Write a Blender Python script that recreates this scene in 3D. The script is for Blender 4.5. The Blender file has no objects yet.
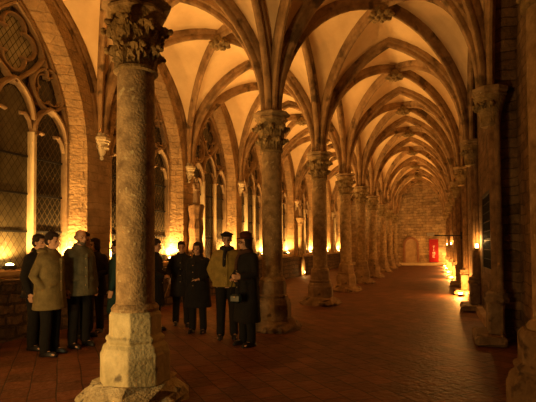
import bpy, bmesh, math, random
from mathutils import Vector, Matrix, Euler
PI = math.pi
random.seed(7)
SC = bpy.context.scene
COL = SC.collection

# ------------------------------------------------------------ layout (metres)
YN = [-4.6, -0.3, 4.05, 8.41, 12.39, 16.36, 20.08, 24.07, 29.10, 33.64, 37.97, 40.60]   # bay lines, YN[2] is the first column in view
XC = -3.01      # middle row of columns
XL = -7.25      # left wall responds
XR = 0.93       # right wall responds
HS = 4.25       # springing
HV = 7.2       # crown of the webs
FACE_L = -7.22; GLASS_L = -7.64
FACE_R = 1.06; NEAR_R = 1.34

# ------------------------------------------------------------ materials
def nodes(name):
    m = bpy.data.materials.new(name); m.use_nodes = True
    nt = m.node_tree; b = nt.nodes['Principled BSDF']
    return m, nt, b
def N(nt, t, **k):
    n = nt.nodes.new(t)
    for a, v in k.items():
        if a in n.inputs: n.inputs[a].default_value = v
        else: setattr(n, a, v)
    return n
def stone(name, c1, c2, scale=3.0, bump=0.35, rough=0.85, detail=6, spots=None):
    m, nt, b = nodes(name); L = nt.links.new
    tc = N(nt, 'ShaderNodeTexCoord')
    no = N(nt, 'ShaderNodeTexNoise'); no.inputs['Scale'].default_value = scale; no.inputs['Detail'].default_value = detail; no.inputs['Roughness'].default_value = 0.65
    L(tc.outputs['Object'], no.inputs['Vector'])
    cr = N(nt, 'ShaderNodeValToRGB'); cr.color_ramp.elements[0].position = .33; cr.color_ramp.elements[1].position = .67
    cr.color_ramp.elements[0].color = (*c1, 1); cr.color_ramp.elements[1].color = (*c2, 1)
    L(no.outputs['Fac'], cr.inputs['Fac'])
    out = cr.outputs['Color']
    if spots:
        n2 = N(nt, 'ShaderNodeTexNoise'); n2.inputs['Scale'].default_value = spots[1]; n2.inputs['Detail'].default_value = 4
        L(tc.outputs['Object'], n2.inputs['Vector'])
        r2 = N(nt, 'ShaderNodeValToRGB'); r2.color_ramp.elements[0].position = spots[2]; r2.color_ramp.elements[1].position = spots[2] + .08
        L(n2.outputs['Fac'], r2.inputs['Fac'])
        mx = N(nt, 'ShaderNodeMix', data_type='RGBA'); L(r2.outputs['Color'], mx.inputs[0]); L(out, mx.inputs[6]); mx.inputs[7].default_value = (*spots[0], 1)
        out = mx.outputs[2]
    L(out, b.inputs['Base Color'])
    n3 = N(nt, 'ShaderNodeTexNoise'); n3.inputs['Scale'].default_value = scale * 6; n3.inputs['Detail'].default_value = 5
    L(tc.outputs['Object'], n3.inputs['Vector'])
    bu = N(nt, 'ShaderNodeBump'); bu.inputs['Strength'].default_value = bump; bu.inputs['Distance'].default_value = .03
    L(n3.outputs['Fac'], bu.inputs['Height']); L(bu.outputs['Normal'], b.inputs['Normal'])
    b.inputs['Roughness'].default_value = rough
    b.inputs['Specular IOR Level'].default_value = .25
    return m
def masonry(name, c1, c2, cm, axes='YZ', bw=.5, bh=.24, rot=0, rough=.85, bump=.6, mort=.012, mottle=.5, irr=.0, wobble=0.03):
    """coursed blocks laid in a world-aligned plane"""
    m, nt, b = nodes(name); L = nt.links.new
    tc = N(nt, 'ShaderNodeTexCoord'); sp = N(nt, 'ShaderNodeSeparateXYZ'); L(tc.outputs['Object'], sp.inputs[0])
    cb = N(nt, 'ShaderNodeCombineXYZ'); L(sp.outputs[axes[0]], cb.inputs['X']); L(sp.outputs[axes[1]], cb.inputs['Y'])
    wn = N(nt, 'ShaderNodeTexNoise'); wn.inputs['Scale'].default_value = 1.7; L(tc.outputs['Object'], wn.inputs['Vector'])
    ws = N(nt, 'ShaderNodeVectorMath', operation='SCALE'); L(wn.outputs['Color'], ws.inputs[0]); ws.inputs['Scale'].default_value = wobble * 2
    ad = N(nt, 'ShaderNodeVectorMath', operation='ADD'); L(cb.outputs[0], ad.inputs[0]); L(ws.outputs[0], ad.inputs[1])
    mp = N(nt, 'ShaderNodeMapping'); mp.inputs['Rotation'].default_value = (0, 0, rot); L(ad.outputs[0], mp.inputs['Vector'])
    br = N(nt, 'ShaderNodeTexBrick'); L(mp.outputs[0], br.inputs['Vector'])
    br.inputs['Scale'].default_value = 1; br.inputs['Brick Width'].default_value = bw; br.inputs['Row Height'].default_value = bh
    br.inputs['Mortar Size'].default_value = mort; br.inputs['Mortar Smooth'].default_value = .3
    br.inputs['Color1'].default_value = (*c1, 1); br.inputs['Color2'].default_value = (*c2, 1); br.inputs['Mortar'].default_value = (*cm, 1)
    no = N(nt, 'ShaderNodeTexNoise'); no.inputs['Scale'].default_value = 2.2; no.inputs['Detail'].default_value = 8; no.inputs['Roughness'].default_value = .7
    L(tc.outputs['Object'], no.inputs['Vector'])
    cr = N(nt, 'ShaderNodeValToRGB'); cr.color_ramp.elements[0].position = .3; cr.color_ramp.elements[1].position = .7
    g = 1 - mottle; cr.color_ramp.elements[0].color = (g, g, g, 1); cr.color_ramp.elements[1].color = (1.15, 1.12, 1.05, 1)
    L(no.outputs['Fac'], cr.inputs['Fac'])
    mx = N(nt, 'ShaderNodeMix', data_type='RGBA', blend_type='MULTIPLY'); mx.inputs[0].default_value = 1
    L(br.outputs['Color'], mx.inputs[6]); L(cr.outputs['Color'], mx.inputs[7]); L(mx.outputs[2], b.inputs['Base Color'])
    n3 = N(nt, 'ShaderNodeTexNoise'); n3.inputs['Scale'].default_value = 14; n3.inputs['Detail'].default_value = 6; L(tc.outputs['Object'], n3.inputs['Vector'])
    iv = N(nt, 'ShaderNodeMath', operation='MULTIPLY_ADD'); L(br.outputs['Fac'], iv.inputs[0]); iv.inputs[1].default_value = -.7; L(n3.outputs['Fac'], iv.inputs[2])
    bu = N(nt, 'ShaderNodeBump'); bu.inputs['Strength'].default_value = bump; bu.inputs['Distance'].default_value = .04
    L(iv.outputs[0], bu.inputs['Height']); L(bu.outputs['Normal'], b.inputs['Normal'])
    b.inputs['Roughness'].default_value = rough; b.inputs['Specular IOR Level'].default_value = .25
    return m
def plain(name, c, rough=.7, metal=0, emit=None, es=0, spec=.3):
    m, nt, b = nodes(name)
    b.inputs['Base Color'].default_value = (*c, 1); b.inputs['Roughness'].default_value = rough; b.inputs['Metallic'].default_value = metal
    b.inputs['Specular IOR Level'].default_value = spec
    if emit: b.inputs['Emission Color'].default_value = (*emit, 1); b.inputs['Emission Strength'].default_value = es
    if not emit:
        L = nt.links.new
        tc = N(nt, 'ShaderNodeTexCoord'); no = N(nt, 'ShaderNodeTexNoise'); no.inputs['Scale'].default_value = 25; no.inputs['Detail'].default_value = 3
        L(tc.outputs['Object'], no.inputs['Vector'])
        cr = N(nt, 'ShaderNodeValToRGB'); cr.color_ramp.elements[0].position = .3; cr.color_ramp.elements[1].position = .7
        cr.color_ramp.elements[0].color = (c[0]*.8, c[1]*.8, c[2]*.8, 1); cr.color_ramp.elements[1].color = (min(1, c[0]*1.15), min(1, c[1]*1.15), min(1, c[2]*1.15), 1)
        L(no.outputs['Fac'], cr.inputs['Fac']); L(cr.outputs['Color'], b.inputs['Base Color'])
    return m
def lattice_glass(name, glass, lead, rough=.25, rough_amt=.35):
    """leaded diamond quarries: the lead lines are the pattern of the pane"""
    m, nt, b = nodes(name); L = nt.links.new
    tc = N(nt, 'ShaderNodeTexCoord'); sp = N(nt, 'ShaderNodeSeparateXYZ'); L(tc.outputs['Object'], sp.inputs[0])
    facs = []
    for s in (1, -1):
        a = N(nt, 'ShaderNodeMath', operation='MULTIPLY'); L(sp.outputs['Z'], a.inputs[0]); a.inputs[1].default_value = .68 * s
        c = N(nt, 'ShaderNodeMath', operation='ADD'); L(sp.outputs['Y'], c.inputs[0]); L(a.outputs[0], c.inputs[1])
        d = N(nt, 'ShaderNodeMath', operation='MULTIPLY'); L(c.outputs[0], d.inputs[0]); d.inputs[1].default_value = 1 / .135
        f = N(nt, 'ShaderNodeMath', operation='FRACT'); L(d.outputs[0], f.inputs[0])
        g = N(nt, 'ShaderNodeMath', operation='LESS_THAN'); L(f.outputs[0], g.inputs[0]); g.inputs[1].default_value = .13
        facs.append(g)
    mxm = N(nt, 'ShaderNodeMath', operation='MAXIMUM'); L(facs[0].outputs[0], mxm.inputs[0]); L(facs[1].outputs[0], mxm.inputs[1])
    no = N(nt, 'ShaderNodeTexNoise'); no.inputs['Scale'].default_value = 2.5; L(tc.outputs['Object'], no.inputs['Vector'])
    cr = N(nt, 'ShaderNodeValToRGB'); cr.color_ramp.elements[0].position = .35; cr.color_ramp.elements[1].position = .65
    cr.color_ramp.elements[0].color = (*[v * .6 for v in glass], 1); cr.color_ramp.elements[1].color = (*glass, 1); L(no.outputs['Fac'], cr.inputs['Fac'])
    mx = N(nt, 'ShaderNodeMix', data_type='RGBA'); L(mxm.outputs[0], mx.inputs[0]); L(cr.outputs['Color'], mx.inputs[6]); mx.inputs[7].default_value = (*lead, 1)
    L(mx.outputs[2], b.inputs['Base Color']); b.inputs['Roughness'].default_value = rough
    bu = N(nt, 'ShaderNodeBump'); bu.inputs['Strength'].default_value = .5; bu.inputs['Distance'].default_value = .01
    L(mxm.outputs[0], bu.inputs['Height']); L(bu.outputs['Normal'], b.inputs['Normal'])
    return m

M = {}
M['web'] = stone('vault_plaster', (.66, .47, .26), (.82, .62, .36), scale=1.1, bump=.12, rough=.95)
M['rib'] = stone('rib_sandstone', (.17, .10, .045), (.40, .25, .12), scale=2.6, bump=.6, spots=((.10, .06, .028), 2.2, .57))
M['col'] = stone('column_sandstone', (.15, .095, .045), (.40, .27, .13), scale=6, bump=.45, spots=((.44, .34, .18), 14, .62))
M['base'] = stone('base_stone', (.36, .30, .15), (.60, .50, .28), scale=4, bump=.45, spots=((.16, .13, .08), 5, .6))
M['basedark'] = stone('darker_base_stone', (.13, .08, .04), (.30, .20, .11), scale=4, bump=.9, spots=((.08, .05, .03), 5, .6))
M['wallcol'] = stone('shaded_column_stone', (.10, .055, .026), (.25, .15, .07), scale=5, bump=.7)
M['rubble'] = stone('rubble_stone', (.26, .20, .11), (.60, .50, .30), scale=6, bump=1.0, spots=((.1, .08, .05), 7, .6))
M['capital'] = stone('capital_stone', (.13, .085, .035), (.36, .25, .11), scale=6, bump=.9)
M['paleshaft'] = stone('pale_limestone', (.52, .42, .26), (.70, .58, .38), scale=3, bump=.35)
M['tracery'] = stone('tracery_stone', (.26, .17, .10), (.46, .33, .19), scale=3, bump=.3)
M['wallL'] = masonry('left_wall_ashlar', (.44, .29, .15), (.52, .36, .20), (.40, .27, .145), 'YZ', .8, .17, mottle=.5, bump=.8, wobble=.08)
M['dado'] = masonry('parapet_rubble', (.12, .075, .04), (.18, .11, .06), (.07, .045, .025), 'YZ', .34, .2, mottle=.7, bump=1.2, mort=.03, wobble=.14)
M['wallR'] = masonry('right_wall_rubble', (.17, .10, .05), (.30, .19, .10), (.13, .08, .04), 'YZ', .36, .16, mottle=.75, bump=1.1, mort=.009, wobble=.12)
M['wallF'] = masonry('end_wall_blocks', (.40, .27, .15), (.58, .43, .25), (.30, .19, .11), 'XZ', .5, .24, mottle=.65, bump=1.0, mort=.014, wobble=.12)
M['floor'] = masonry('terracotta_pavers', (.125, .045, .020), (.20, .072, .032), (.04, .017, .009), 'XY', .34, .28, rot=PI/4, rough=.62, bump=.6, mottle=.5, mort=.008, wobble=.02)
M['step'] = stone('worn_step_stone', (.22, .14, .08), (.36, .24, .14), scale=4, bump=.8)
M['iron'] = plain('dark_iron', (.02, .018, .016), .6, .3)
M['glassd'] = lattice_glass('dark_leaded_glass', (.03, .026, .018), (.10, .075, .04))
M['glassm'] = lattice_glass('olive_leaded_glass', (.13, .11, .06), (.05, .04, .022))
M['glassp'] = lattice_glass('pale_leaded_glass', (.36, .33, .2), (.03, .025, .015))
M['lens'] = plain('lamp_lens', (1, .8, .4), .4, emit=(1, .62, .2), es=30)
M['flame'] = plain('candle_flame', (1, .8, .4), .4, emit=(1, .5, .14), es=40)
M['black'] = plain('black_wood', (.018, .015, .012), .7)
M['red'] = plain('red_cloth', (.27, .006, .010), .8)
M['white'] = plain('white_print', (.8, .72, .6), .7)
M['grey'] = plain('grey_casing', (.5, .45, .38), .5)
M['recess'] = stone('recess_plaster', (.36, .24, .13), (.58, .42, .24), scale=2.5, bump=.6)
M['redbrick'] = stone('reddish_arch_stone', (.26, .12, .07), (.36, .18, .10), scale=3, bump=.5)

# ------------------------------------------------------------ mesh helpers
class MB:
    def __init__(s): s.v = []; s.f = []
    def add(s, vs, fs):
        o = len(s.v); s.v += [tuple(v) for v in vs]; s.f += [tuple(i + o for i in f) for f in fs]
    def grid(s, rows, close_u=False, close_v=False):
        o = len(s.v); n = len(rows); k = len(rows[0])
        for r in rows: s.v += [tuple(p) for p in r]
        for i in range(n - (0 if close_u else 1)):
            for j in range(k - (0 if close_v else 1)):
                a = o + i * k + j; b = o + i * k + (j + 1) % k
                c = o + ((i + 1) % n) * k + (j + 1) % k; d = o + ((i + 1) % n) * k + j
                s.f.append((a, b, c, d))
    def cap(s, ring):
        o = len(s.v); s.v += [tuple(p) for p in ring]; s.f.append(tuple(range(o, o + len(ring))))
    def loft(s, rows):
        s.grid(rows, close_v=True); s.cap(list(reversed(rows[0]))); s.cap(rows[-1])
    def revolve(s, prof, n=24, c=(0, 0), ph=0, sx=1, sy=1):
        s.loft([[(c[0] + r * sx * math.cos(ph + 2*PI*k/n), c[1] + r * sy * math.sin(ph + 2*PI*k/n), z) for k in range(n)] for r, z in prof])
    def box(s, c, d, rot=0, bev=0):
        x, y, z = [q / 2 for q in d]; cr, sr = math.cos(rot), math.sin(rot)
        if bev:
            bb = min(bev, x * .9, y * .9, z * .9); rows = []
            for (ix, iz) in ((bb, -z), (0, -z + bb), (0, z - bb), (bb, z)):
                X, Y = x - ix, y - ix; q = bb
                ring = [(X, -Y + q), (X, Y - q), (X - q, Y), (-X + q, Y), (-X, Y - q), (-X, -Y + q), (-X + q, -Y), (X - q, -Y)]
                rows.append([(c[0] + a * cr - b * sr, c[1] + a * sr + b * cr, c[2] + iz) for a, b in ring])
            s.loft(rows); return
        P = [(a, b, e) for e in (-z, z) for a, b in ((-x, -y), (x, -y), (x, y), (-x, y))]
        s.add([(c[0] + a * cr - b * sr, c[1] + a * sr + b * cr, c[2] + e) for a, b, e in P],
              [(3, 2, 1, 0), (4, 5, 6, 7), (0, 1, 5, 4), (1, 2, 6, 5), (2, 3, 7, 6), (3, 0, 4, 7)])
    def tube(s, pts, rad, n=8, caps=True):
        """round tube through pts; rad a number or list; hemispherical-ish ends"""
        pts = [Vector(p) for p in pts]; k = len(pts)
        rad = [rad] * k if not isinstance(rad, (list, tuple)) else list(rad)
        up = Vector((0, 0, 1)); rows = []
        prev = None
        for i, p in enumerate(pts):
            d = (pts[min(i + 1, k - 1)] - pts[max(i - 1, 0)]).normalized()
            if prev is None:
                a = d.cross(up)
                if a.length < .05: a = d.cross(Vector((1, 0, 0)))
                a.normalize()
            else:
                a = (prev - d * prev.dot(d)).normalized()
            prev = a; b = d.cross(a)
            def ring(q, r): return [q + a * (r * math.cos(2*PI*j/n)) + b * (r * math.sin(2*PI*j/n)) for j in range(n)]
            if caps and i == 0:
                rows += [ring(p - d * rad[0] * .95, rad[0] * .3), ring(p - d * rad[0] * .7, rad[0] * .72)]
            rows.append(ring(p, rad[i]))
            if caps and i == k - 1:
                rows += [ring(p + d * rad[-1] * .7, rad[-1] * .72), ring(p + d * rad[-1] * .95, rad[-1] * .3)]
        s.loft(rows)
    def ell(s, c, r, rz=0, tilt=None, n=14, m=9):
        R = Euler((0, 0, rz)).to_matrix()
        if tilt: R = Euler((tilt[0], tilt[1], rz)).to_matrix()
        rows = []
        for i in range(m):
            t = -PI/2 + PI * (i + .5) / m
            rows.append([Vector(c) + R @ Vector((r[0]*math.cos(t)*math.cos(2*PI*j/n), r[1]*math.cos(t)*math.sin(2*PI*j/n), r[2]*math.sin(t))) for j in range(n)])
        s.loft(rows)
    def sweep(s, pts, prof, nrm, closed=False):
        """profile (a along side, b along nrm-ish up) swept along planar pts; nrm = constant plane normal; side = t x nrm"""
        pts = [Vector(p) for p in pts]; nrm = Vector(nrm); k = len(pts); rows = []
        for i, p in enumerate(pts):
            if closed: t = pts[(i + 1) % k] - pts[i - 1]
            else: t = pts[min(i + 1, k - 1)] - pts[max(i - 1, 0)]
            t.normalize(); side = t.cross(nrm).normalized()
            sc = 1
            if (closed or 0 < i < k - 1):
                t1 = (pts[i] - pts[i - 1]).normalized(); sc = 1 / max(.5, abs(t1.dot(t)))
            rows.append([p + side * (a * sc) + nrm * b for a, b in prof])
        s.grid(rows, close_u=closed, close_v=True)
        if not closed: s.cap(list(reversed(rows[0]))); s.cap(rows[-1])
    def jitter(s, a, keepz=None):
        seen = {}
        out = []
        for v in s.v:
            k = (round(v[0], 3), round(v[1], 3), round(v[2], 3))
            if k not in seen:
                seen[k] = tuple(v[i] + random.uniform(-a, a) for i in range(3)) if not (keepz is not None and abs(v[2] - keepz) < 1e-4) else (v[0] + random.uniform(-a, a), v[1] + random.uniform(-a, a), v[2])
            out.append(seen[k])
        s.v = out
    def build(s, name, mat, parent=None, smooth=False, weld=True):
        me = bpy.data.meshes.new(name); me.from_pydata(s.v, [], s.f)
        bm = bmesh.new(); bm.from_mesh(me)
        if weld: bmesh.ops.remove_doubles(bm, verts=bm.verts, dist=1e-4)
        bmesh.ops.recalc_face_normals(bm, faces=bm.faces)
        bm.to_mesh(me); bm.free()
        me.materials.append(mat)
        if smooth:
            me.polygons.foreach_set('use_smooth', [True] * len(me.polygons)); me.set_sharp_from_angle(angle=math.radians(42))
        o = bpy.data.objects.new(name, me); COL.objects.link(o)
        if parent: o.parent = parent
        return o
THINGS = ('column', 'wall_column', 'corbel')
def empty(name, loc=(0, 0, 0), rz=0):
    o = bpy.data.objects.new(name, None); o.location = loc; o.rotation_euler = (0, 0, rz); o.empty_display_size = .2; COL.objects.link(o); return o
def tag(o, label, cat, group=None):
    o['label'] = label; o['category'] = cat
    if cat in ('column', 'corbel', 'niche'): o['kind'] = 'thing'
    if group: o['group'] = group
    return o
def struct(o, label=None):
    o['kind'] = 'structure'
    if label: o['label'] = label
    return o
def children(o): return [c for c in bpy.data.objects if c.parent == o]
def copy_tree(o, parent=None):
    c = o.copy(); COL.objects.link(c); c.parent = parent
    for ch in children(o): copy_tree(ch, c)
    return c

# ------------------------------------------------------------ floor
mb = MB(); mb.grid([[(x, y, 0) for y in [-4.7 + i * 45.4 / 40 for i in range(41)]] for x in (-7.6, -5, -2.5, 0, 1.5)])
mb.add([(-7.6, -4.7, -.1), (1.5, -4.7, -.1), (1.5, 40.7, -.1), (-7.6, 40.7, -.1)], [(0, 1, 2, 3)])
struct(mb.build('floor', M['floor']), 'dark reddish terracotta paving laid diagonally')

# ------------------------------------------------------------ vaults
def horiz(L, h, z):           # horizontal travel at height z on a two-centred arch
    if L > h*.999: return L * (1 - math.sqrt(max(0, 1 - (z/h)**2)))      # wide bays: flattened, elliptical
    R = (L*L + h*h) / (2*L); return R - math.sqrt(max(0, R*R - z*z))
SOFF = MB()
NT = 12
zl = [(HV - HS) * math.sin(PI/2 * i / NT) for i in range(NT + 1)]
def rib_profile(w, d):
    return [(-w/2, .05), (w/2, .05), (w/2, -d*.30), (w*.30, -d*.48), (w*.34, -d*.62), (w*.30, -d*.86), (w*.12, -d), (-w*.12, -d), (-w*.30, -d*.86), (-w*.34, -d*.62), (-w*.30, -d*.48), (-w/2, -d*.30)]
def rib(mb, p0, p1, prof, full=True, n=14):
    """arch rib from p0 to p1 (xy); full=both halves; else p1 is the crown"""
    p0 = Vector((p0[0], p0[1], 0)); p1 = Vector((p1[0], p1[1], 0))
    d = p1 - p0; L = d.length / (2 if full else 1); d.normalize(); h = HV - HS
    R = (L*L + h*h) / (2*L); sgn = 1
    al = math.atan2(h, R - L); side = d.cross(Vector((0, 0, 1))); rows = []
    def half(start, dd, rev):
        rr = []
        for i in range(n + 1):
            th = al * i / n
            c = start + dd * (R - R*math.cos(th)) + Vector((0, 0, HS + R*math.sin(th)))
            up = dd * -math.cos(th) + Vector((0, 0, math.sin(th)))
            if L > h*.999:
                th = PI/2 * i / n; c = start + dd * (L - L*math.cos(th)) + Vector((0, 0, HS + h*math.sin(th)))
                up = (dd * (-math.cos(th)*h) + Vector((0, 0, math.sin(th)*L))).normalized()
            if i == n and full: up = Vector((0, 0, 1 / max(.35, math.sin(th))))
            if i == n and not full: up = Vector((0, 0, 1))
            s = side
            rr.append([c + s * a + up * b for a, b in prof])
        return rr
    a = half(p0, d, 0)
    if full:
        b = half(p1, -d, 1); a = a + list(reversed(b))[1:]
    mb.grid(a, close_v=True); mb.cap(list(reversed(a[0]))); mb.cap(a[-1])
def web_bay(mb, x0, x1, y0, y1):
    xm, ym = (x0 + x1)/2, (y0 + y1)/2; h = HV - HS
    Lx, Ly = (x1 - x0)/2, (y1 - y0)/2; Ld = math.hypot(Lx, Ly)
    for sx, cx in ((1, x0), (-1, x1)):
        for sy, cy in ((1, y0), (-1, y1)):
            for kind in (0, 1):
                rows = []
                for z in zl:
                    dd = horiz(Ld, h, z)
                    D = Vector((cx + sx*dd*Lx/Ld, cy + sy*dd*Ly/Ld, HS + z))
                    if kind == 0: A = Vector((cx + sx*horiz(Lx, h, z), cy, HS + z))
                    else: A = Vector((cx, cy + sy*horiz(Ly, h, z), HS + z))
                    row = []
                    for k in range(6):
                        v = k/5; P = A.lerp(D, v); P.z += .10 * math.sin(PI*v) * min(1, (z/h)*1.5); row.append(P)
                    rows.append(row)
                mb.grid(rows)
boss0 = None
def make_boss(mb0=None):
    mb = MB(); mb.revolve([(.12, .16), (.17, .1), (.17, .02), (.1, -.04), (.05, -.07)], 12)
    for k in range(8):
        a = 2*PI*k/8
        mb.ell((.17*math.cos(a), .17*math.sin(a), .0), (.075, .05, .05), rz=a, n=8, m=5)
    for k in range(5):
        a = 2*PI*k/5 + .3
        mb.ell((.07*math.cos(a), .07*math.sin(a), -.06), (.045, .035, .035), rz=a, n=8, m=5)
    return mb
boss_mesh = None
PT, PD = rib_profile(.22, .21), rib_profile(.17, .22)
for b in range(len(YN) - 1):
    y0, y1 = YN[b], YN[b + 1]; ym = (y0 + y1)/2
    mb = MB(); web_bay(mb, XL, XC, y0, y1); web_bay(mb, XC, XR, y0, y1)
    h = HV - HS; L = (y1 - y0)/2          # soffit strips that carry the web into the side walls
    for xa, xb in ((XL, XL - .12), (XR, NEAR_R + .1)):
        for cy, sy in ((y0, 1), (y1, -1)):
            (mb if xa == XL else SOFF).grid([[(xa, cy + sy*horiz(L, h, z), HS + z), (xb, cy + sy*horiz(L, h, z), HS + z)] for z in zl])
    ce = mb.build('ceiling', M['web'], smooth=True)
    struct(ce, 'plastered rib vault bay over both aisles')
    for x in (XC,):
        r = MB(); rib(r, (x, y0), (x, y1), PT); r.build('arcade_rib', M['rib'], ce, True)
    for x, pr in ((XL, PD), (XR, PD)):
        r = MB(); rib(r, (x, y0), (x, y1), pr); r.build('wall_rib', M['rib'], ce, True)
    if b > 0:
        for xa, xb in ((XL, XC), (XC, XR)):
            r = MB(); rib(r, (xa, y0), (xb, y0), PT); r.build('transverse_rib', M['rib'], ce, True)
    for xa, xb in ((XL, XC), (XC, XR)):
        xm = (xa + xb)/2
        for (ax, ay, bx, by) in ((xa, y0, xb, y1), (xa, y1, xb, y0)):
            r = MB(); rib(r, (ax, ay), (xm, ym), PD, full=False); rib(r, (bx, by), (xm, ym), PD, full=False)
            r.build('diagonal_rib', M['rib'], ce, True)
        if boss_mesh is None: bo = make_boss().build('boss', M['capital'], ce, True); boss_mesh = bo.data
        else:
            bo = bpy.data.objects.new('boss', boss_mesh); COL.objects.link(bo); bo.parent = ce
        bo.location = (xm, ym, HV - .33); bo.scale = (1.25, 1.25, 1.25)

# ------------------------------------------------------------ arches for walls
def arch_curve(w, s, R, n=12):
    """pts (offset, z) from the right springing over the apex to the left one"""
    a = R - w; al = math.acos(a / R)
    right = [(-a + R*math.cos(al*i/n), s + R*math.sin(al*i/n)) for i in range(n + 1)]
    return right + [(-x, z) for x, z in reversed(right[:-1])]
SILL = 1.22; DADO = 1.06
FW, FS, FR = 1.67, 3.6, 4.2
GW, GS, GR = 1.31, 3.85, 3.3
def wall_bay(mb, X, y0, y1, yc, w, s, R, sill, ztop=7.55):
    cur = arch_curve(w, s, R)
    mb.grid([[(X, y0, 0), (X, y0, ztop)], [(X, yc - w, 0), (X, yc - w, ztop)]])
    mb.grid([[(X, yc + w, 0), (X, yc + w, ztop)], [(X, y1, 0), (X, y1, ztop)]])
    mb.grid([[(X, yc + o, z), (X, yc + o, ztop)] for o, z in cur])
    mb.grid([[(X, yc - w, 0), (X, yc + w, 0)], [(X, yc - w, sill), (X, yc + w, sill)]])
def reveal(mb, Xa, Xb, yc, A, B, silla, sillb):
    ca = arch_curve(*A); cb = arch_curve(*B)
    pa = [(A[0], silla)] + [(A[0], silla + (A[1]-silla)*k/4) for k in (1, 2, 3)] + ca + [(-A[0], silla + (A[1]-silla)*k/4) for k in (3, 2, 1)] + [(-A[0], silla)]
    pb = [(B[0], sillb)] + [(B[0], sillb + (B[1]-sillb)*k/4) for k in (1, 2, 3)] + cb + [(-B[0], sillb + (B[1]-sillb)*k/4) for k in (3, 2, 1)] + [(-B[0], sillb)]
    mb.grid([[(Xa, yc + o, z) for o, z in pa], [(Xb, yc + o, z) for o, z in pb]])
    mb.grid([[(Xa, yc - A[0], silla), (Xa, yc + A[0], silla)], [(Xb, yc - B[0], sillb), (Xb, yc + B[0], sillb)]])

# left wall
mb = MB()
WIN = []
for b in range(len(YN) - 1):
    y0, y1 = YN[b], YN[b+1]; yc = (y0 + y1)/2 + (.08 if b == 2 else 0)
    if b == len(YN) - 2 or b < 1:
        mb.grid([[(FACE_L, y0, 0), (FACE_L, y0, 7.55)], [(FACE_L, y1, 0), (FACE_L, y1, 7.55)]]); continue
    wall_bay(mb, FACE_L, y0, y1, yc, FW, FS, FR, 1.2)
    reveal(mb, FACE_L, GLASS_L + .02, yc, (FW, FS, FR), (GW, GS, GR), 1.2, 1.22)
    if b >= 2: WIN.append(yc)
mb.grid([[(GLASS_L - .25, -4.7, 0), (GLASS_L - .25, -4.7, 7.6)], [(GLASS_L - .25, 40.7, 0), (GLASS_L - .25, 40.7, 7.6)]])
struct(mb.build('wall_left', M['wallL']), 'pale ashlar wall with tall traceried window openings')

# parapet below the windows
mb = MB(); nseg = 60
prof = [(-7.20, 0), (-6.95, 0), (-6.97, .5), (-6.98, DADO - .08), (-6.92, DADO - .06), (-6.93, DADO), (-7.20, DADO + .02)]
YD = [-4.6 + i * (40.6 + 4.6) / nseg for i in range(nseg + 1)]
rows = [[(x + (random.uniform(-.015, .015) if x > -7.1 else 0), y, z + (random.uniform(-.012, .012) if z > .1 else 0)) for x, z in prof] for y in YD]
mb.loft(rows)
struct(mb.build('trim_1', M['dado']), 'rough stone parapet ledge running under the windows')

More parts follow.
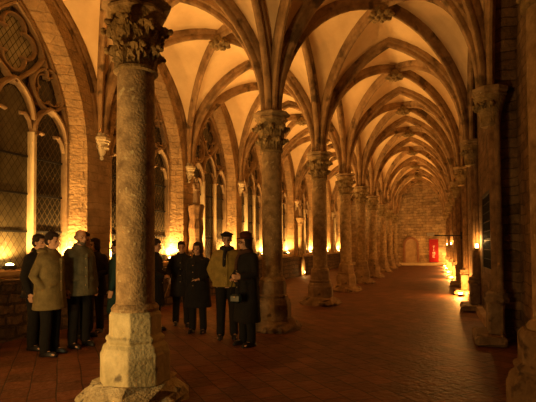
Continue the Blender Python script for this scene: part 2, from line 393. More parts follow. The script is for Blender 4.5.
# window tracery
def pane(mb, pts):
    mb.cap([(0, y, z) for y, z in pts]); mb.cap([(-.012, y, z) for y, z in reversed(pts)])
def outline(w, s, R, sill): return [(-w, sill), (w, sill)] + arch_curve(w, s, R, 10)
TP = lambda w, d: [(-w/2, -d/2), (w/2, -d/2), (w/2, d*.05), (w*.2, d/2), (-w*.2, d/2), (-w/2, d*.05)]
NX = (1, 0, 0)
def curve3(pts): return [(0, y, z) for y, z in pts]
def arc(cy, cz, r, a0, a1, n=10): return [(cy + r*math.cos(a0 + (a1-a0)*i/n), cz + r*math.sin(a0 + (a1-a0)*i/n)) for i in range(n + 1)]
def make_window():
    w = empty('window_1')
    struct(w)
    # panes
    g = MB(); pts = outline(GW - .01, GS, GR, SILL)
    # everything behind the tracery: dark quarries
    pane(g, pts); g = g; gd = g.build('pane', M['glassd'], w, weld=False); gd.location = (-.03, 0, 0); gd['label'] = 'dark leaded diamond panes'
    g = MB(); pts = [(-.42, SILL + .02), (.42, SILL + .02), (.42, 4.1)] + arch_curve(.42, 4.1, .78, 8)[1:-1] + [(-.42, 4.1)]
    pane(g, pts); gp = g.build('pane', M['glassd'], w, weld=False); gp.location = (-.01, 0, 0)
    # quatrefoil pane
    g = MB(); q = []
    for k in range(4):
        a = PI/4 + k*PI/2
        a = k*PI/2
        q += arc(.24*math.cos(a), 5.62 + .30*math.sin(a), .24, a - 1.9, a + 1.9, 8)
    pane(g, q); gq = g.build('pane', M['glassd'], w, weld=False); gq.location = (-.015, 0, 0)
    # outer frame
    f = MB(); f.sweep(curve3([(GW, SILL)] + arch_curve(GW, GS, GR, 14) + [(-GW, SILL)]), TP(.12, .2), NX); f.build('frame', M['tracery'], w, True)
    for s in (-1, 1):
        m_ = MB(); m_.sweep(curve3([(s*.44, SILL), (s*.44, 2.5), (s*.44, 3.95)]), TP(.15, .24), NX)
        c = s*.44
        m_.revolve([(.085, SILL), (.085, SILL+.18), (.05, SILL+.22), (.05, 3.7), (.07, 3.74), (.05, 3.8)], 8, (.06, c)); m_.build('mullion', M['paleshaft'], w, True)
    t = MB()
    # light heads
    def head(c, hw, s, R):
        t.sweep([(.02, c + y, z) for y, z in arch_curve(hw, s, R, 8)], TP(.11, .2), NX)
        for sg in (-1, 1):
            cusp = [(c + sg*hw, s - .25), (c + sg*hw*.86, s - .02), (c + sg*hw*.62, s + .10), (c + sg*hw*.34, s + .08)]
            t.sweep([(.0, y, z) for y, z in cusp], TP(.07, .12), NX)
    head(0, .44, 4.2, .80); head(.87, .42, 3.9, .68); head(-.87, .42, 3.9, .68)
    # circles over the side lights
    for s in (-1, 1):
        t.sweep([(.01, y, z) for y, z in arc(s*.84, 4.93, .42, 0, 2*PI, 28)[:-1]], TP(.09, .18), NX, closed=True)
        for k in range(4):
            a = PI/4 + k*PI/2
            t.sweep([(0, y, z) for y, z in arc(s*.84 + .18*math.cos(a), 4.93 + .18*math.sin(a), .175, a - 1.75, a + 1.75, 10)], TP(.05, .12), NX)
    # crowning curved diamond with its quatrefoil
    for s in (-1, 1):
        t.sweep([(.01, s*y, z) for y, z in ((.0, 4.82), (.2, 5.0), (.42, 5.18), (.62, 5.42), (.68, 5.55))], TP(.09, .18), NX)
        t.sweep([(.01, s*y, z) for y, z in ((.78, 5.15), (.74, 5.4), (.55, 5.85), (.3, 6.15), (.0, 6.4))], TP(.09, .18), NX)
    for k in range(4):
        a = k*PI/2
        t.sweep([(.0, y, z) for y, z in arc(.24*math.cos(a), 5.62 + .30*math.sin(a), .25, a - 1.9, a + 1.9, 12)], TP(.07, .14), NX)
    # filling stone in the spandrels
    t.build('tracery', M['tracery'], w, True)
    for z in (1.95, 2.7, 3.45):
        bmb = MB(); bmb.box((-.005, 0, z), (.03, 2*GW, .04)); bmb.build('glazing_bar', M['iron'], w)
    return w, gp, gq
w0, gp, gq = make_window()
w0.location = (GLASS_L + .05, WIN[0] + .06, 0)
w0['label'] = 'nearest tall traceried window with pale centre light'
for i, yc in enumerate(WIN[1:]):
    c = copy_tree(w0); c.name = 'window_%d' % (i + 2); c.location = (GLASS_L + .05, yc, 0)
    c['label'] = 'tall dark traceried window further down the left wall'
gp.data.materials[0] = M['glassd']
for o in (gp, gq):
    o.data = o.data.copy(); o.data.materials[0] = M['glassp' if o is gq else 'glassm']; o['label'] = 'pale greenish leaded pane'
M['glassp'].name = 'pale_leaded_glass'

# ------------------------------------------------------------ right wall
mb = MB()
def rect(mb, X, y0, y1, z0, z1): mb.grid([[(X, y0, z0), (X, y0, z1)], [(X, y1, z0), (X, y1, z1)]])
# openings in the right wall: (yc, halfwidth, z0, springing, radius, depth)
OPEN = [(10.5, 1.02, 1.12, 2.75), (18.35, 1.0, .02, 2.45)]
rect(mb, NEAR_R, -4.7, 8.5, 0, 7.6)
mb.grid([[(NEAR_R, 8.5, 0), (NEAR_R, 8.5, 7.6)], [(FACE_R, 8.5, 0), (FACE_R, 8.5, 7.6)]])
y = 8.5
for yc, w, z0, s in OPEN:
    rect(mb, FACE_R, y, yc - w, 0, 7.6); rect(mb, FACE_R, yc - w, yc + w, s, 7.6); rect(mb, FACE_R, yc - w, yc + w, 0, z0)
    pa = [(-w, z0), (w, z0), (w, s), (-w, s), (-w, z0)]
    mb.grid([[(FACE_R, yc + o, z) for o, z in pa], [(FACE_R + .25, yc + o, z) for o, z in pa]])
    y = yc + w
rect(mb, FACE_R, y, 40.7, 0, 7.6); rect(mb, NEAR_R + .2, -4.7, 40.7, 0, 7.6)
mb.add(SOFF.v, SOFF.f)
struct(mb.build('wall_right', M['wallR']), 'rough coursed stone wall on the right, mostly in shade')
def grille(name, lab, i, mesh=True):
    yc, w, z0, s = OPEN[i]
    g = empty(name, (FACE_R + .03, yc, 0)); struct(g, lab)
    p = MB(); pts = [(-w, z0), (w, z0), (w, s), (-w, s)]; p.cap([(0.05, y, z) for y, z in pts]); p.cap([(.09, y, z) for y, z in reversed(pts)]); p.build('panel', M['black'], g, weld=False)
    f = MB(); f.sweep([(0.02, y, z) for y, z in [(w - .03, z0), (w - .03, s - .03), (-w + .03, s - .03), (-w + .03, z0)]], TP(.07, .08), NX); f.build('frame', M['iron'], g)
    if mesh:
        b = MB(); k = int(2*w/.16)
        for j in range(1, k):
            o = -w + 2*w*j/k; zt = s; b.box((.0, o, (z0 + zt)/2), (.025, .025, zt - z0))
        for z in [z0 + .2*q for q in range(1, int((s - z0)/.2) + 1)]: b.box((.0, 0, z), (.02, 2*w*.98, .02))
        b.build('grating', M['iron'], g)
    else:
        b = MB(); b.ell((-.02, -.5, 1.05), (.04, .04, .06)); b.build('door_handle', M['iron'], g)
    return g
grille('window_20', 'black grated window opening in the right wall', 0)
grille('door_1', 'dark wooden door in the right wall', 1, False)
mb = MB()
ys = [8.9 + i*.5 for i in range(64)]
mb.loft([[(FACE_R + .05, y, 0), (.92 + random.uniform(-.02, .02), y, 0), (.93 + random.uniform(-.02, .02), y, .13 + random.uniform(-.02, .02)), (FACE_R + .05, y, .16)] for y in ys])
struct(mb.build('baseboard_right', M['step']), 'low worn stone kerb at the foot of the right wall')

# ------------------------------------------------------------ end walls
YF = YN[-1]
mb = MB(); mb.box(((FACE_R + .3 - 7.8)/2 , YF + .25, 3.8), (9.2, .5, 7.7))
fw = struct(mb.build('wall_back', M['wallF']), 'blocky stone end wall closing the aisles')
mb = MB(); mb.box((-3.1, -4.75, 3.8), (9.2, .3, 7.7)); struct(mb.build('wall_front', M['wallF']))
mb = MB(); mb.box(((-6.9 + 1.1)/2, YF - .55, .11), (8.0, 1.1, .22), bev=.03); struct(mb.build('trim_2', M['paleshaft']), 'pale stone step in front of the end wall')
# blind arch in the end wall
ba = empty('blind_arch', (-1.85, YF, .22)); tag(ba, 'small walled-up arched doorway in the end wall, left of red banner', 'niche')
a = MB(); a.sweep([(x, -.05, z) for x, z in [(.56, 0)] + arch_curve(.56, 1.5, .62, 10) + [(-.56, 0)]], [(-.09, -.06), (.09, -.06), (.09, .06), (-.09, .06)], (0, -1, 0)); a.build('surround', M['redbrick'], ba)
a = MB(); pts = [(-.5, 0), (.5, 0)] + arch_curve(.5, 1.5, .56, 10); a.cap([(x, -.012, z) for x, z in pts]); a.cap([(x, .0, z) for x, z in reversed(pts)]); a.grid([[(x, -.012, z) for x, z in pts], [(x, 0, z) for x, z in pts]], close_v=True); a.build('infill', M['recess'], ba)
# red banner
rb = empty('banner', (-.02, YF - .12, .22)); tag(rb, 'tall red banner with white vertical lettering at the far wall', 'banner')
a = MB(); a.box((0, 0, 1.0), (.74, .04, 1.96), bev=.01); a.build('cloth', M['red'], rb)
a = MB(); a.tube([(-.36, 0, 2.0), (.36, 0, 2.0)], .03); a.build('rail', M['redbrick'], rb)
a = MB(); a.box((0, .02, .02), (.6, .16, .04)); a.build('foot', M['iron'], rb)
def letter(mb, segs, cx, cz, w=.16, h=.2):
    for (x0, z0, x1, z1) in segs:
        p0 = Vector((cx + (x0-.5)*w, -.028, cz + (z0-.5)*h)); p1 = Vector((cx + (x1-.5)*w, -.028, cz + (z1-.5)*h))
        d = (p1 - p0).normalized(); n = Vector((-d.z, 0, d.x)) * .018
        q = [p0 + n, p0 - n, p1 - n, p1 + n]
        mb.add(q + [v + Vector((0, .01, 0)) for v in q], [(0, 1, 2, 3), (7, 6, 5, 4), (0, 4, 5, 1), (1, 5, 6, 2), (2, 6, 7, 3), (3, 7, 4, 0)])
LET = {'I': [(.5, 0, .5, 1)], 'T': [(.5, 0, .5, 1), (0, 1, 1, 1)], 'M': [(0, 0, 0, 1), (0, 1, .5, .4), (.5, .4, 1, 1), (1, 1, 1, 0)], 'E': [(0, 0, 0, 1), (0, 1, 1, 1), (0, .5, .8, .5), (0, 0, 1, 0)]}
a = MB()
for k, ch in enumerate('TIME'): letter(a, LET[ch], 0, 1.3 - k*.25)
a.build('lettering', M['white'], rb)

# ------------------------------------------------------------ foliage capital, columns
def leaf(mb, ang, r0, z0, h, out, w, seed=0, curl=.35):
    rnd = random.Random(seed); er = Vector((math.cos(ang), math.sin(ang), 0)); et = Vector((-math.sin(ang), math.cos(ang), 0))
    F, B = [], []
    n, m = 9, 7
    for i in range(n):
        t = i/(n-1)
        r = r0 + out*(t**2.0); z = z0 + h*(min(t, .78)/.78) - (h*curl*((t-.78)/.22)**1.3 if t > .78 else 0)
        ww = w*(.55 + .5*math.sin(PI*min(1, t*1.05)))*(1 + .28*math.sin(t*19 + seed)) * (1 if t < .9 else .6)
        f, b_ = [], []
        for j in range(m):
            v = -1 + 2*j/(m-1); ridge = .02*math.cos(v*PI*2.5)
            p = er*(r - .03*v*v + ridge + rnd.uniform(-.006, .006)) + et*(v*ww) + Vector((0, 0, z - .03*abs(v)*t + rnd.uniform(-.006, .006)))
            f.append(p); b_.append(p - er*.035 - Vector((0, 0, .012*t)))
        F.append(f); B.append(b_)
    mb.grid(F); mb.grid(B); mb.grid([F[0], B[0]]); mb.grid([F[-1], B[-1]])
    mb.grid([[f[0] for f in F], [b_[0] for b_ in B]]); mb.grid([[f[-1] for f in F], [b_[-1] for b_ in B]])
    tip = er*(r0 + out + .01) + Vector((0, 0, z0 + h*(1 - curl*.7)))
    for q in range(3): mb.ell(tip + et*rnd.uniform(-.04, .04) + Vector((0, 0, rnd.uniform(-.03, .03))), (.03, .027, .026), n=7, m=5)
def capital(parent, z, H=.72, r=.2, s=1.0, half=None, seed=0):
    """bell + two tiers of leaves + moulded octagonal abacus"""
    bell = MB(); bell.revolve([(r+.005, z), (r+.035, z+.015), (r+.035, z+.04), (r+.01, z+.06), (r+.0, z+.1), (r+.03, z+.35), (r+.09, z+H-.16), (r+.1, z+H-.14)], 20)
    cap = bell.build('capital', M['capital'], parent, True)
    ab = MB(); R = r + .13*s
    ab.revolve([(R-.05, z+H-.17), (R, z+H-.13), (R+.0, z+H-.10), (R-.035, z+H-.08), (R-.02, z+H-.05), (R+.05, z+H-.03), (R+.05, z+H)], 8, ph=PI/8)
    ab.build('abacus', M['col'], cap)
    fo = MB(); rnd = random.Random(seed)
    n1 = 8
    angs = [2*PI*k/n1 for k in range(n1)]
    for k, a in enumerate(angs):
        leaf(fo, a + rnd.uniform(-.06, .06), r+.01, z+.05, .24, .085*s + rnd.uniform(-.02, .02), .085, seed*31 + k)
    for k, a in enumerate(angs):
        leaf(fo, a + PI/n1 + rnd.uniform(-.06, .06), r+.03, z+.29, .25, .115*s + rnd.uniform(-.03, .02), .1, seed*57 + k)
    fo.build('foliage', M['capital'], cap, True)
    return cap
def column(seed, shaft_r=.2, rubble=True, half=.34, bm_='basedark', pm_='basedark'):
    c = empty('column')
    if rubble:
        p = MB(); n = 16; rows = []
        for (r, z) in ((.50, 0), (.52, .05), (.47, .11), (.42, .17), (.36, .215)):
            rows.append([((r*(1.0/max(abs(math.cos(2*PI*k/n + .2)), abs(math.sin(2*PI*k/n + .2))))**.6)*math.cos(2*PI*k/n) , (r*(1.0/max(abs(math.cos(2*PI*k/n + .2)), abs(math.sin(2*PI*k/n + .2))))**.6)*math.sin(2*PI*k/n), z) for k in range(n)])
        rnd = random.Random(seed)
        rows = [[(x + rnd.uniform(-.045, .045), y + rnd.uniform(-.045, .045), z + (rnd.uniform(-.02, .02) if z > .01 else 0)) for x, y, z in row] for row in rows]
        p.loft(rows)
        for k in range(9):
            a = rnd.uniform(0, 2*PI); p.ell((.5*math.cos(a), .5*math.sin(a), .05), (.1, .08, .06), rz=a, n=7, m=5)
        p.build('plinth', M[pm_], c)
    b = MB(); A = half/ math.cos(PI/8); U = (half - .085)/math.cos(PI/8)
    b.revolve([(A, .2), (A, .50), (A - .015, .53), (A - .03, .58), (U + .02, .62), (U + .04, .645), (U + .035, .67), (U + .005, .69), (U, .70), (U, .90), (U - .02, .93), (U - .04, .95)], 8, ph=PI/8 + .05)
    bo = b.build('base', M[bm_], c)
    bv = bo.modifiers.new('wear', 'BEVEL'); bv.width = .012; bv.segments = 2
    s = MB(); r = shaft_r
    s.revolve([(r + .045, .94), (r + .05, .97), (r + .03, 1.0), (r + .004, 1.02), (r, 1.05), (r, 1.9), (r, 2.8), (r - .006, 3.52)], 28)
    s.build('shaft', M['col'], c, True)
    capital(c, 3.48, .77, r, 1.0, seed=seed)
    return c
COLS = YN[2:11]
ordn = ['second', 'third', 'fourth', 'fifth', 'sixth', 'seventh', 'eighth', 'ninth']
protos = [column(1, bm_='base', pm_='rubble'), column(2), column(3), column(4)]
for i, y in enumerate(COLS):
    c = protos[i] if i < 4 else copy_tree(protos[1 + i % 3])
    c.location = (XC, y, 0)
    if i >= 4: c.rotation_euler.z = (i % 4)*PI/2
    if i == 0: lab = 'largest, nearest freestanding stone column with pale octagonal base and leaf capital'
    elif i == 1: lab = 'second freestanding stone column, directly behind the two people in hats'
    else: lab = '%s stone column from the camera in the middle row%s' % (ordn[i-1], ', last before the end wall' if i == 8 else '')
    tag(c, lab, 'column', 'columns of the middle row')
# right hand responds: engaged columns against the wall
def respond(seed, lowbase=True):
    c = empty('wall_column')
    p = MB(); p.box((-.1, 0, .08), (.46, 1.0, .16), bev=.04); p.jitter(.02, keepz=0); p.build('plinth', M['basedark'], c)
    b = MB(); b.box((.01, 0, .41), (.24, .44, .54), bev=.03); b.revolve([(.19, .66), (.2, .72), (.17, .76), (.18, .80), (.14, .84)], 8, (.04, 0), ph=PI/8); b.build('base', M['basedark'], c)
    s = MB()
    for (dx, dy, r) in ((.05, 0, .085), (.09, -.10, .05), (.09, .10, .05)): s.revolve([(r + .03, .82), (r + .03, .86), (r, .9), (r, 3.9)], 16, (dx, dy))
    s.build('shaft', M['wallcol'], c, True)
    k = MB(); k.revolve([(.14, 3.62), (.16, 3.64), (.15, 3.68), (.18, 3.85), (.25, 4.08), (.25, 4.1)], 18, (.0, 0)); cap = k.build('capital', M['capital'], c, True)
    ab = MB(); ab.revolve([(.23, 4.08), (.27, 4.12), (.26, 4.16), (.29, 4.19), (.29, 4.25)], 8, (.0, 0), ph=PI/8); ab.build('abacus', M['col'], cap)
    fo = MB()
    for q in range(7):
        leaf(fo, PI/2 + PI*q/6, .14, 3.68, .38, .10, .09, seed*7 + q)
    fo.build('foliage', M['capital'], cap, True)
    return c
r1 = column(5, .18, rubble=True, half=.36); r1.name = 'wall_column'; r1.location = (.90, 4.05, 0)
for ch in children(r1):
    if ch.name.startswith('plinth'): ch.scale = (.78, .9, 1)
tag(r1, 'nearest wall column at the right edge, its octagonal base cut by the frame', 'column', 'wall columns along the right wall')
rp = respond(9)
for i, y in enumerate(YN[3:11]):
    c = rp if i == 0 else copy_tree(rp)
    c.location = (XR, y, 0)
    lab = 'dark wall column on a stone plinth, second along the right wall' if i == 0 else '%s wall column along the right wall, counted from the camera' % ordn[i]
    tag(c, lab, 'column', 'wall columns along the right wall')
# left hand corbels
def corbel(seed):
    c = empty('corbel')
    k = MB(); k.revolve([(.02, 3.42), (.07, 3.46), (.08, 3.52), (.05, 3.56), (.12, 3.66), (.15, 3.8), (.21, 3.98), (.21, 4.02)], 16)
    k.build('pendant', M['paleshaft'], c, True)
    a = MB(); a.revolve([(.2, 4.0), (.27, 4.05), (.26, 4.1), (.3, 4.14), (.3, 4.25), (.2, 4.26), (.2, 4.42)], 8, ph=PI/8); a.build('abacus', M['paleshaft'], c)
    f = MB()
    for q in range(5): leaf(f, -PI/2 + PI*q/4, .09, 3.62, .34, .12, .07, seed + q)
    f.build('foliage', M['paleshaft'], c, True)
    for ch in children(c): ch.scale = (.7, .7, .62); ch.location.z = 4.2*.38 - .07
    return c
cb = corbel(3)
labs = {3: 'carved pale corbel between the first and second windows, left of the nearest column',
        5: 'carved corbel on the left wall just left of the second freestanding column', 6: 'carved corbel on left wall hidden behind the second column',
        8: 'seventh corbel down the left wall', 9: 'eighth corbel down the left wall', 10: 'last corbel down the left wall, by the end wall'}
first = True
for i in (3, 4, 5, 6, 7, 8, 9, 10):
    c = cb if first else copy_tree(cb); first = False
    c.location = (XL + .04, YN[i], 0)
    tag(c, labs.get(i, 'carved corbel on the left wall above the %s stone figure' % ('near' if i == 4 else 'far')), 'corbel', 'corbels of the left wall')

def statue(z0, s):
    st = empty('statue')
    b = MB()
    b.loft([[(rx*s*math.cos(2*PI*k/16), ry*s*math.sin(2*PI*k/16), z0 + z*s) for k in range(16)] for rx, ry, z in
            ((.17, .15, 0), (.18, .16, .05), (.155, .13, .3), (.14, .12, .55), (.16, .12, .75), (.19, .12, .92), (.17, .11, 1.0), (.08, .07, 1.04), (.055, .06, 1.08))])
    b.ell((0.01, 0, z0 + 1.17*s), (.085*s, .075*s, .11*s))
    for sg in (-1, 1):
        b.tube([(0, sg*.17*s, z0 + .93*s), (.05*s, sg*.2*s, z0 + .7*s), (.14*s, sg*.06*s, z0 + .68*s)], [.055*s, .05*s, .035*s])
        for q in range(3): b.tube([(.13*s, sg*(.04 + .05*q)*s, z0 + .05*s), (.11*s, sg*(.03 + .045*q)*s, z0 + .6*s)], .018*s, 6)
    b.build('figure', M['tracery'], st, True)
    return st
s1 = statue(2.95, .66); s1.location = (XL + .3, YN[4], 0)
tag(s1, 'weathered carved figure under the corbel, above the group in dark coats', 'statue')
d = MB(); d.revolve([(.24, 1.08), (.22, 1.3), (.24, 1.6), (.2, 1.9), (.23, 2.2), (.2, 2.5), (.24, 2.8), (.26, 2.9), (.24, 2.95)], 10); d.jitter(.015); d.build('pedestal', M['wallcol'], s1)
s2 = statue(3.22, .66); s2.location = (XL + .3, YN[7], 0)
tag(s2, 'small stone figure on a tall pedestal shaft beside the bright far ledge', 'statue')
d = MB(); d.revolve([(.2, 1.09), (.2, 1.14), (.13, 1.24), (.13, 2.85), (.17, 2.9), (.15, 2.95), (.26, 3.15), (.27, 3.22)], 14); d.build('pedestal', M['col'], s2, True)

# ------------------------------------------------------------ lamps
LAMP_COL = (1.0, .50, .125)
def pt(name, loc, power, parent=None, col=LAMP_COL, rad=.05, spot=None, rot=(PI, 0, 0)):
    l = bpy.data.lights.new(name, 'SPOT' if spot else 'POINT'); l.energy = power; l.color = col; l.shadow_soft_size = rad
    if spot: l.spot_size = spot; l.spot_blend = .5
    o = bpy.data.objects.new(name, l); COL.objects.link(o); o.location = loc
    if spot: o.rotation_euler = rot
    if parent: o.parent = parent
    return o
def floodlight():
    f = empty('floodlight')
    h = MB(); h.box((0, 0, .05), (.16, .2, .08), bev=.015); h.box((0, .09, .03), (.03, .015, .06)); h.box((0, -.09, .03), (.03, .015, .06)); h.build('housing', M['iron'], f)
    h = MB(); h.revolve([(.06, .088), (.065, .1), (.05, .115), (.02, .125)], 12); h.build('lens', M['lens'], f)
    return f
fl = floodlight(); used = False
def place_flood(x, y, z, power, lab, group, up=True):
    global used
    f = fl if not used else copy_tree(fl); used = True
    f.location = (x, y, z); tag(f, lab, 'floodlight', group)
    pt('bulb', (0, 0, .17 if up else .26), power, f, col=LAMP_COL if up else (1, .40, .075), spot=math.radians(164) if up else None)
    return f
GL = 'floodlights on the left window sills'; GR_ = 'floodlights along the right wall'
WP = 135
left = [(6.2, .7, 'glowing floodlight on the window sill at far left, beside the dark-clad people'),
        (7.62, .9, 'floodlight on the sill behind the person in the grey-green jacket'),
        (9.1, .9, 'floodlight on the sill hidden behind the nearest column'),
        (11.65, 1.2, 'floodlight on the sill behind the dark figures right of the nearest column'),
        (13.1, 1.0, 'floodlight on the sill behind the short person in a padded black coat'),
        (15.5, 1.2, 'floodlight on the sill left of the flat cap'),
        (17.0, 1.1, 'floodlight on the sill behind the maroon hat'),
        (19.4, 1.0, 'floodlight on the sill hidden by the second column, nearer one'),
        (20.8, 1.0, 'floodlight on the sill just right of the second column'),
        (23.2, 1.0, 'floodlight on the sill left of small statue pedestal'),
        (25.3, 1.2, 'bright floodlight on the sill right of small statue pedestal'),
        (27.9, 1.0, 'floodlight on the sill hidden behind the third column'),
        (30.1, 1.1, 'floodlight on the sill between third and fourth columns, nearer one'),
        (32.7, 1.1, 'floodlight on the sill between third and fourth columns, farther one'),
        (34.6, 1.0, 'floodlight on the sill between the fourth and fifth columns'),
        (37.0, 1.0, 'last floodlight on the left window sills')]
for y, p, lab in left: place_flood(-7.40, y, 1.215, p*WP, lab, GL)
place_flood(-7.40, 4.9, 1.215, WP, 'floodlight on the sill outside the left edge of the view', GL)
RP = 125
for (x, y, z, p, lab) in ((.76, 15.55, .0, RP, 'nearest floor floodlight against the right wall'),
                       (.76, 23.35, .0, RP, 'second floor floodlight against the right wall'),
                       (.76, 28.4, .0, RP, 'third floor floodlight against the right wall'),
                       (.76, 32.9, .0, RP, 'fourth floor floodlight against the right wall'),
                       (.76, 37.2, .0, RP*.7, 'farthest floor floodlight against the right wall, beside red banner'),
                       (.95, 39.9, .22, RP*.45, 'floodlight on the step in the right corner of the end wall')):
    place_flood(x, y, z, p, lab, GR_, False)
# wall sconces half way up
def sconce():
    s = empty('sconce'); b = MB(); b.box((.06, 0, -.06), (.14, .1, .04), bev=.01); b.box((.12, 0, -.02), (.02, .08, .14)); b.build('bracket', M['iron'], s)
    b = MB(); b.revolve([(.03, -.04), (.035, .0), (.03, .03), (.015, .05)], 10); b.build('lens', M['lens'], s); return s
sc0 = sconce(); k = 0
for (x, y, z, p, lab) in ((.98, 12.06, 1.6, 16, 'nearest bright sconce half way up a wall column on the right'),
                       (.96, 28.75, 1.75, 12, 'second sconce up a wall column on the right, beyond dark door'),
                       (.96, 37.62, 1.75, 12, 'farthest sconce up a wall column on the right, near red banner')):
    s = sc0 if k == 0 else copy_tree(sc0); k += 1
    s.location = (x, y, z); s.rotation_euler.z = PI/2; tag(s, lab, 'sconce', 'sconces on the right wall columns'); pt('bulb', (0, 0, .14), p, s)
# bracket lamp on the right
bl = empty('bracket_lamp', (FACE_R - .03, 19.62, 2.02)); tag(bl, 'white box lamp on a long dark arm jutting from the right wall', 'lamp')
b = MB(); b.tube([(0, 0, 0), (-1.05, 0, .02)], .025); b.box((0, 0, 0), (.06, .16, .3)); b.build('arm', M['iron'], bl)
b = MB(); b.box((-1.15, 0, .08), (.3, .18, .13), bev=.02); b.build('lamp_head', M['grey'], bl)

# niche in the parapet with a candle
nc = empty('niche', (-6.95, 24.4, .02)); tag(nc, 'small glowing arched niche in the parapet below small statue', 'niche')
b = MB(); b.sweep([(.0, y, z) for y, z in [(.36, 0)] + arch_curve(.36, .5, .5, 8) + [(-.36, 0)]], [(-.07, -.1), (.07, -.1), (.07, .06), (-.07, .06)], NX); b.build('surround', M['tracery'], nc)
pts = [(-.33, 0), (.33, 0)] + arch_curve(.33, .5, .48, 8)
b = MB(); b.cap([(.012, y, z) for y, z in pts]); b.cap([(-.02, y, z) for y, z in reversed(pts)]); b.build('back', M['paleshaft'], nc, weld=False)
cd = empty('candle', (-6.82, 24.4, 0)); tag(cd, 'thick lit candle standing in the parapet niche', 'candle')
b = MB(); b.revolve([(.05, 0), (.05, .14), (.045, .15)], 12); b.build('wax', M['paleshaft'], cd)
b = MB(); b.revolve([(.004, .15), (.02, .19), (.014, .24), (.002, .28)], 8); b.build('flame', M['flame'], cd)
pt('bulb', (0.02, 0, .36), 6, cd, rad=.04)

# ------------------------------------------------------------ people
def remesh(o, v, smooth=2):
    r = o.modifiers.new('surface', 'REMESH'); r.mode = 'VOXEL'; r.voxel_size = v; r.use_smooth_shade = True
    if smooth:
        s = o.modifiers.new('soften', 'SMOOTH'); s.factor = .5; s.iterations = smooth
def lerp3(a, b, t): return tuple(a[i] + (b[i]-a[i])*t for i in range(3))
ARMS = {'down': ((.255, -.03, 1.13), (.25, .05, .88), (-.05, .25, -1)),
        'pocket': ((.285, -.07, 1.14), (.215, .03, .97), (-.35, .15, -1)),
        'clasp': ((.27, .0, 1.14), (.12, .21, 1.06), (-1, .12, -.15)),
        'hold': ((.25, .02, 1.14), (.17, .24, 1.10), (-.2, 1, .1)),
        'cane': ((.27, .03, 1.14), (.27, .26, 1.00), (0, .8, -.5)),
        'back': ((.27, -.08, 1.14), (.14, -.17, .98), (-1, -.1, -.2))}
def hand(mb, wr, d, side, curl=.5):
    """palm, four unequal bent fingers and a thumb leaving the side of the palm"""
    d = Vector(d).normalized(); wr = Vector(wr)
    inn = Vector((-side, 0, 0)); inn = (inn - d*inn.dot(d))
    if inn.length < .3: inn = Vector((0, 0, -1)) - d*(-d.z)
    inn.normalize(); acr = d.cross(inn).normalized()
    if acr.y < 0 and abs(acr.y) > .1: acr = -acr       # towards the thumb
    elif abs(acr.y) <= .1 and acr.z < 0: acr = -acr
    mb.tube([wr - d*.02, wr + d*.02], [.027, .028], 8)
    for k in (-1.5, -.5, .5, 1.5):
        mb.tube([wr + d*.015 + acr*(k*.011), wr + d*.055 + acr*(k*.019), wr + d*.088 + acr*(k*.020)], [.018, .017, .012], 8)
    for k, L in ((-1.5, .058), (-.5, .072), (.5, .078), (1.5, .070)):
        p = wr + d*.088 + acr*(k*.0205); v = d.copy(); pts = [p]
        for j in range(3):
            pts.append(pts[-1] + v*(L*(.42, .33, .25)[j])); v = (v + inn*curl*.75).normalized()
        mb.tube(pts, [.0098, .009, .0085, .0075], 7)
    p = wr + d*.03 + acr*.03; v = (acr*.8 + d*.75 + inn*.25).normalized()
    p2 = p + v*.04; p3 = p2 + (d + inn*.35 + acr*.15).normalized()*.032
    mb.tube([wr + d*.015 + acr*.012, p, p2, p3], [.015, .014, .011, .009], 7)
    return wr + d*.085 + inn*.02
